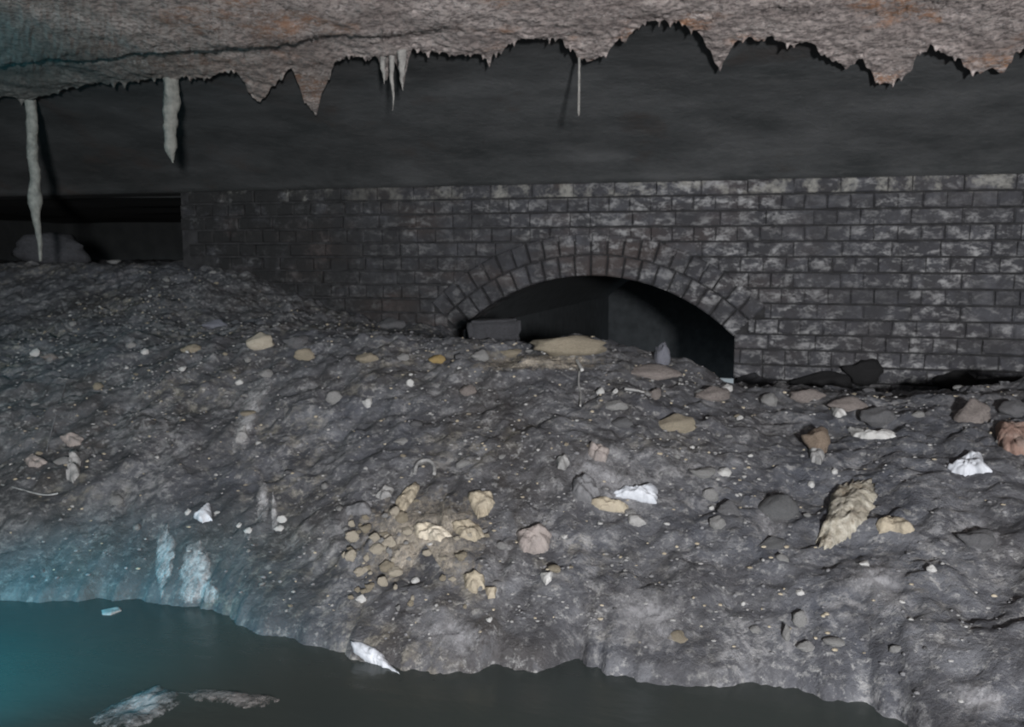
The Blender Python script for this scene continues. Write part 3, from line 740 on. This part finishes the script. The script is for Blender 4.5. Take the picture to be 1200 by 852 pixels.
rock(1030, 488, 20, 12, 'grey', 'grey stone above the curved white shard', k=5)
rock(1141, 482, 22, 19, 'pink', 'large pinkish grey boulder at the wall foot on the right', name='boulder', cat='boulder', k=4)
rock(1186, 478, 18, 12, 'grey', 'grey boulder at the wall foot near the right edge', name='boulder', cat='boulder', k=2)
rock(900, 470, 10, 9, 'pale', 'pale stone at the foot of the jamb', k=2)
rock(835, 462, 22, 9, 'pink', 'dull pinkish stone just left of the jamb foot', k=4)
# black clumps put in for the dark gap along the wall foot
rock(1013, 436, 23, 19, 'murk', 'tallest black clump put in for the dark gap at the wall foot', name='dark_clump', cat='mud clump', k=1, Y=-.02, deep=14)
rock(968, 447, 46, 12, 'murk', 'long low black clump put in for the dark band along the wall foot', name='dark_clump', cat='mud clump', k=4, Y=-.02, deep=14)
rock(1180, 450, 34, 9, 'murk', 'rightmost black clump put in for the dark band at the wall foot', name='dark_clump', cat='mud clump', k=0, Y=-.02, deep=14)
rock(1118, 446, 28, 12, 'murk', 'black clump put in for the dark band at the wall foot between the tallest and the rightmost one', name='dark_clump', cat='mud clump', k=3, Y=-.02, deep=14)
rock(882, 450, 18, 14, 'dark', 'dark boulder leaning on the wall beside the jamb', name='boulder', cat='boulder', k=5, Y=-.05, deep=16)
# far left
rock(62, 294, 46, 20, 'dark', 'dark hump of rubble in the black recess at far left', name='boulder', cat='boulder', k=0, Y=.1, deep=40)
rock(133, 308, 8, 3, 'pale', 'small pale stone lying in the black recess', k=1, sink=.2)
rock(302, 319, 12, 5, 'grey', 'dim stone at the left end of the brick wall', k=2)

# curl, splinter, wires
def wire(pts, r_px, mat, name, label, cat, hit=None, lift=2.2):
    hit = hit or hit_bank
    P = [hit(*q) for q in pts]
    d0 = depth(P[0]); r = r_px * d0 / F
    cu = bpy.data.curves.new(name, 'CURVE'); cu.dimensions = '3D'; sp = cu.splines.new('NURBS'); sp.points.add(len(P) - 1)
    sp.use_endpoint_u = True; sp.order_u = 3
    for i, p in enumerate(P): sp.points[i].co = (p.x, p.y, p.z + r * lift, 1)
    cu.bevel_depth = r; cu.bevel_resolution = 3; cu.use_fill_caps = True
    tmp = bpy.data.objects.new(name, cu); COL.objects.link(tmp)
    me = bpy.data.meshes.new_from_object(tmp.evaluated_get(bpy.context.evaluated_depsgraph_get()))
    bpy.data.objects.remove(tmp); bpy.data.curves.remove(cu)
    me.materials.clear()
    return tag(link(name, me, M[mat]), label, cat)
wire([(2, 570), (20, 574), (40, 580), (58, 583), (68, 580)], .9, 'wire', 'wire', 'thin pale wire lying across the teal lit silt at far left', 'wire')
wire([(80, 440), (72, 470), (62, 500), (55, 530)], .8, 'grey', 'wire', 'faint thin wire running down the bank at far left', 'wire')
wire([(486, 560), (487, 550), (494, 544), (504, 544), (510, 551), (509, 560)], 2.2, 'pale', 'root_curl', 'pale curled root lying above the cream stone cluster', 'root')
wire([(676, 427), (679, 432), (682, 438)], 2.0, 'white', 'splinter', 'short white splinter below the long cream slab', 'splinter')
wire([(679, 438), (677, 450), (681, 464), (680, 478)], 1.2, 'pale', 'root', 'thin pale root hanging below the white splinter', 'root')
wire([(732, 459), (748, 460), (764, 466)], 1.5, 'pale', 'root', 'thin pale root right of the white pebbles below the slab', 'root')

# floating things
UP = Vector((0, 0, 1))
def hw(px, py): return hit_z(px, py, .001)
lump([(104, 843), (138, 823), (166, 811), (188, 803), (206, 812), (212, 822), (196, 834), (176, 846), (150, 854), (122, 852)], 3, 'foam', 'plastic_sheet', 'thin wrinkled sheet floating on the teal lit water', 'plastic sheet', hit=hw, nrm=lambda p: UP, seed=31, rough=1.2, freq=18, wrinkle=1.5)
lump([(208, 812), (240, 808), (280, 811), (312, 815), (330, 820), (308, 829), (284, 830), (262, 823), (232, 821)], 2, 'strip', 'plastic_strip', 'pinkish strip floating just right of the wrinkled sheet', 'plastic strip', hit=hw, nrm=lambda p: UP, seed=32, rough=1.0, freq=18, wrinkle=1.2)
lump([(119, 716), (140, 712), (143, 716), (130, 721), (120, 721)], 3, 'pale', 'wood_chip', 'small pale chip floating near the bank at left', 'wood chip', hit=hw, nrm=lambda p: UP, seed=33)

# ------------------------------------------------------------------ pebbles and grit
rp = random.Random(21)
def in_frame(p):
    v = ROT.transposed() @ (p - CAM); return abs(v.x / -v.z * F) < 590 and abs(v.y / -v.z * F) < 415
def free_spot():
    while True:
        x = rp.uniform(-3.6, 1.1); y = rp.uniform(-2.75, -.15)
        yw = float(np.interp(x, wlx, wly))
        if y < yw + .05: continue
        z = bank_h(x, y); p = Vector((x, y, z))
        if not in_frame(p): continue
        if rp.random() > .35 + .9 * max(0, fb(x * 1.7, y * 1.7, 7.7, 3) + .25): continue
        return p
kinds = [('pale', .42, 'small pale grey pebble scattered on the silt bank', 'pale grey pebbles scattered on the bank'),
         ('grey', .28, 'small dull grey pebble scattered on the silt bank', 'dull grey pebbles scattered on the bank'),
         ('buff', .18, 'small buff pebble scattered on the silt bank', 'buff pebbles scattered on the bank'),
         ('white', .12, 'tiny white pebble scattered on the silt bank', 'tiny white pebbles scattered on the bank')]
for i in range(285):
    r = rp.random(); acc = 0
    for mk, w, lab, grp in kinds:
        acc += w
        if r <= acc: break
    p = free_spot()
    s = rp.choice([.006, .008, .008, .011, .011, .015, .020]) * rp.uniform(.8, 1.25)
    if mk == 'white': s = min(s, .009)
    o = bpy.data.objects.new('pebble', rock_data(mk, rp.randrange(6), 2)); COL.objects.link(o)
    o.scale = (s * rp.uniform(.9, 1.5), s * rp.uniform(.8, 1.2), s * rp.uniform(.55, .9))
    o.rotation_euler = (rp.uniform(-.3, .3), rp.uniform(-.3, .3), rp.uniform(0, 6.28)); o.location = p + Vector((0, 0, s * .15))
    tag(o, lab, 'pebble', grp)
# grit: uncountable crumbs in one object
V, Fc = [], []; base = []
bm = bmesh.new(); bmesh.ops.create_icosphere(bm, subdivisions=1, radius=1); bv = [v.co.copy() for v in bm.verts]; bf = [tuple(v.index for v in f.verts) for f in bm.faces]; bm.free()
mi = []
for i in range(5200):
    p = free_spot(); s = rp.uniform(.0022, .0068); o = len(V)
    sx, sy, sz = (s * rp.uniform(.7, 1.6) for _ in range(3))
    for v in bv: V.append((p.x + v.x * sx * rp.uniform(.8, 1.2), p.y + v.y * sy, p.z + v.z * sz * .5 * rp.uniform(.6, 1.3) + s * .12))
    q = rp.choice([0, 0, 0, 0, 1, 1, 2])
    for f in bf: Fc.append(tuple(o + a for a in f)); mi.append(q)
gm = mesh('gravel', V, Fc)
for k in ('grey', 'pale', 'buff'): gm.materials.append(M[k])
gm.polygons.foreach_set('material_index', mi)
tag(link('gravel', gm, None), 'fine crumbs of gravel strewn over the silt bank', 'gravel', kind='stuff')

# ------------------------------------------------------------------ light
def look(o, t):
    o.rotation_euler = (Vector(t) - o.location).to_track_quat('-Z', 'Y').to_euler()
def spot(name, loc, tgt, power, col, angle, blend, radius):
    l = bpy.data.lights.new(name, 'SPOT'); l.energy = power; l.color = col; l.spot_size = math.radians(angle); l.spot_blend = blend; l.shadow_soft_size = radius
    o = bpy.data.objects.new(name, l); COL.objects.link(o); o.location = loc; look(o, tgt); return o
spot('hand_lamp', (.95, -6.6, 1.10), (-.25, -1.0, 1.0), 1680, (1, .995, 1.0), 120, .9, .12)
def point(name, loc, power, col, rad):
    l = bpy.data.lights.new(name, 'POINT'); l.energy = power; l.color = col; l.shadow_soft_size = rad
    o = bpy.data.objects.new(name, l); COL.objects.link(o); o.location = loc
spot('teal_fill_low', (-2.12, -3.34, .50), (-1.98, -3.08, .0), 66, (.002, .58, .82), 96, .6, .08)  # added off-frame teal light, standing in for a reflection in glass
point('teal_fill_high', (-3.2, -2.2, 1.45), 7.0, (.02, .62, .80), .08)  # second added teal light, carries the same glass reflection onto the ceiling

w = bpy.data.worlds.new('world'); S.world = w; w.use_nodes = True
w.node_tree.nodes['Background'].inputs[0].default_value = (.8, .92, 1, 1); w.node_tree.nodes['Background'].inputs[1].default_value = .30

S.view_settings.view_transform = 'Standard'; S.view_settings.look = 'None'; S.view_settings.gamma = 1; S.view_settings.exposure = 0
S.view_settings.use_curve_mapping = False
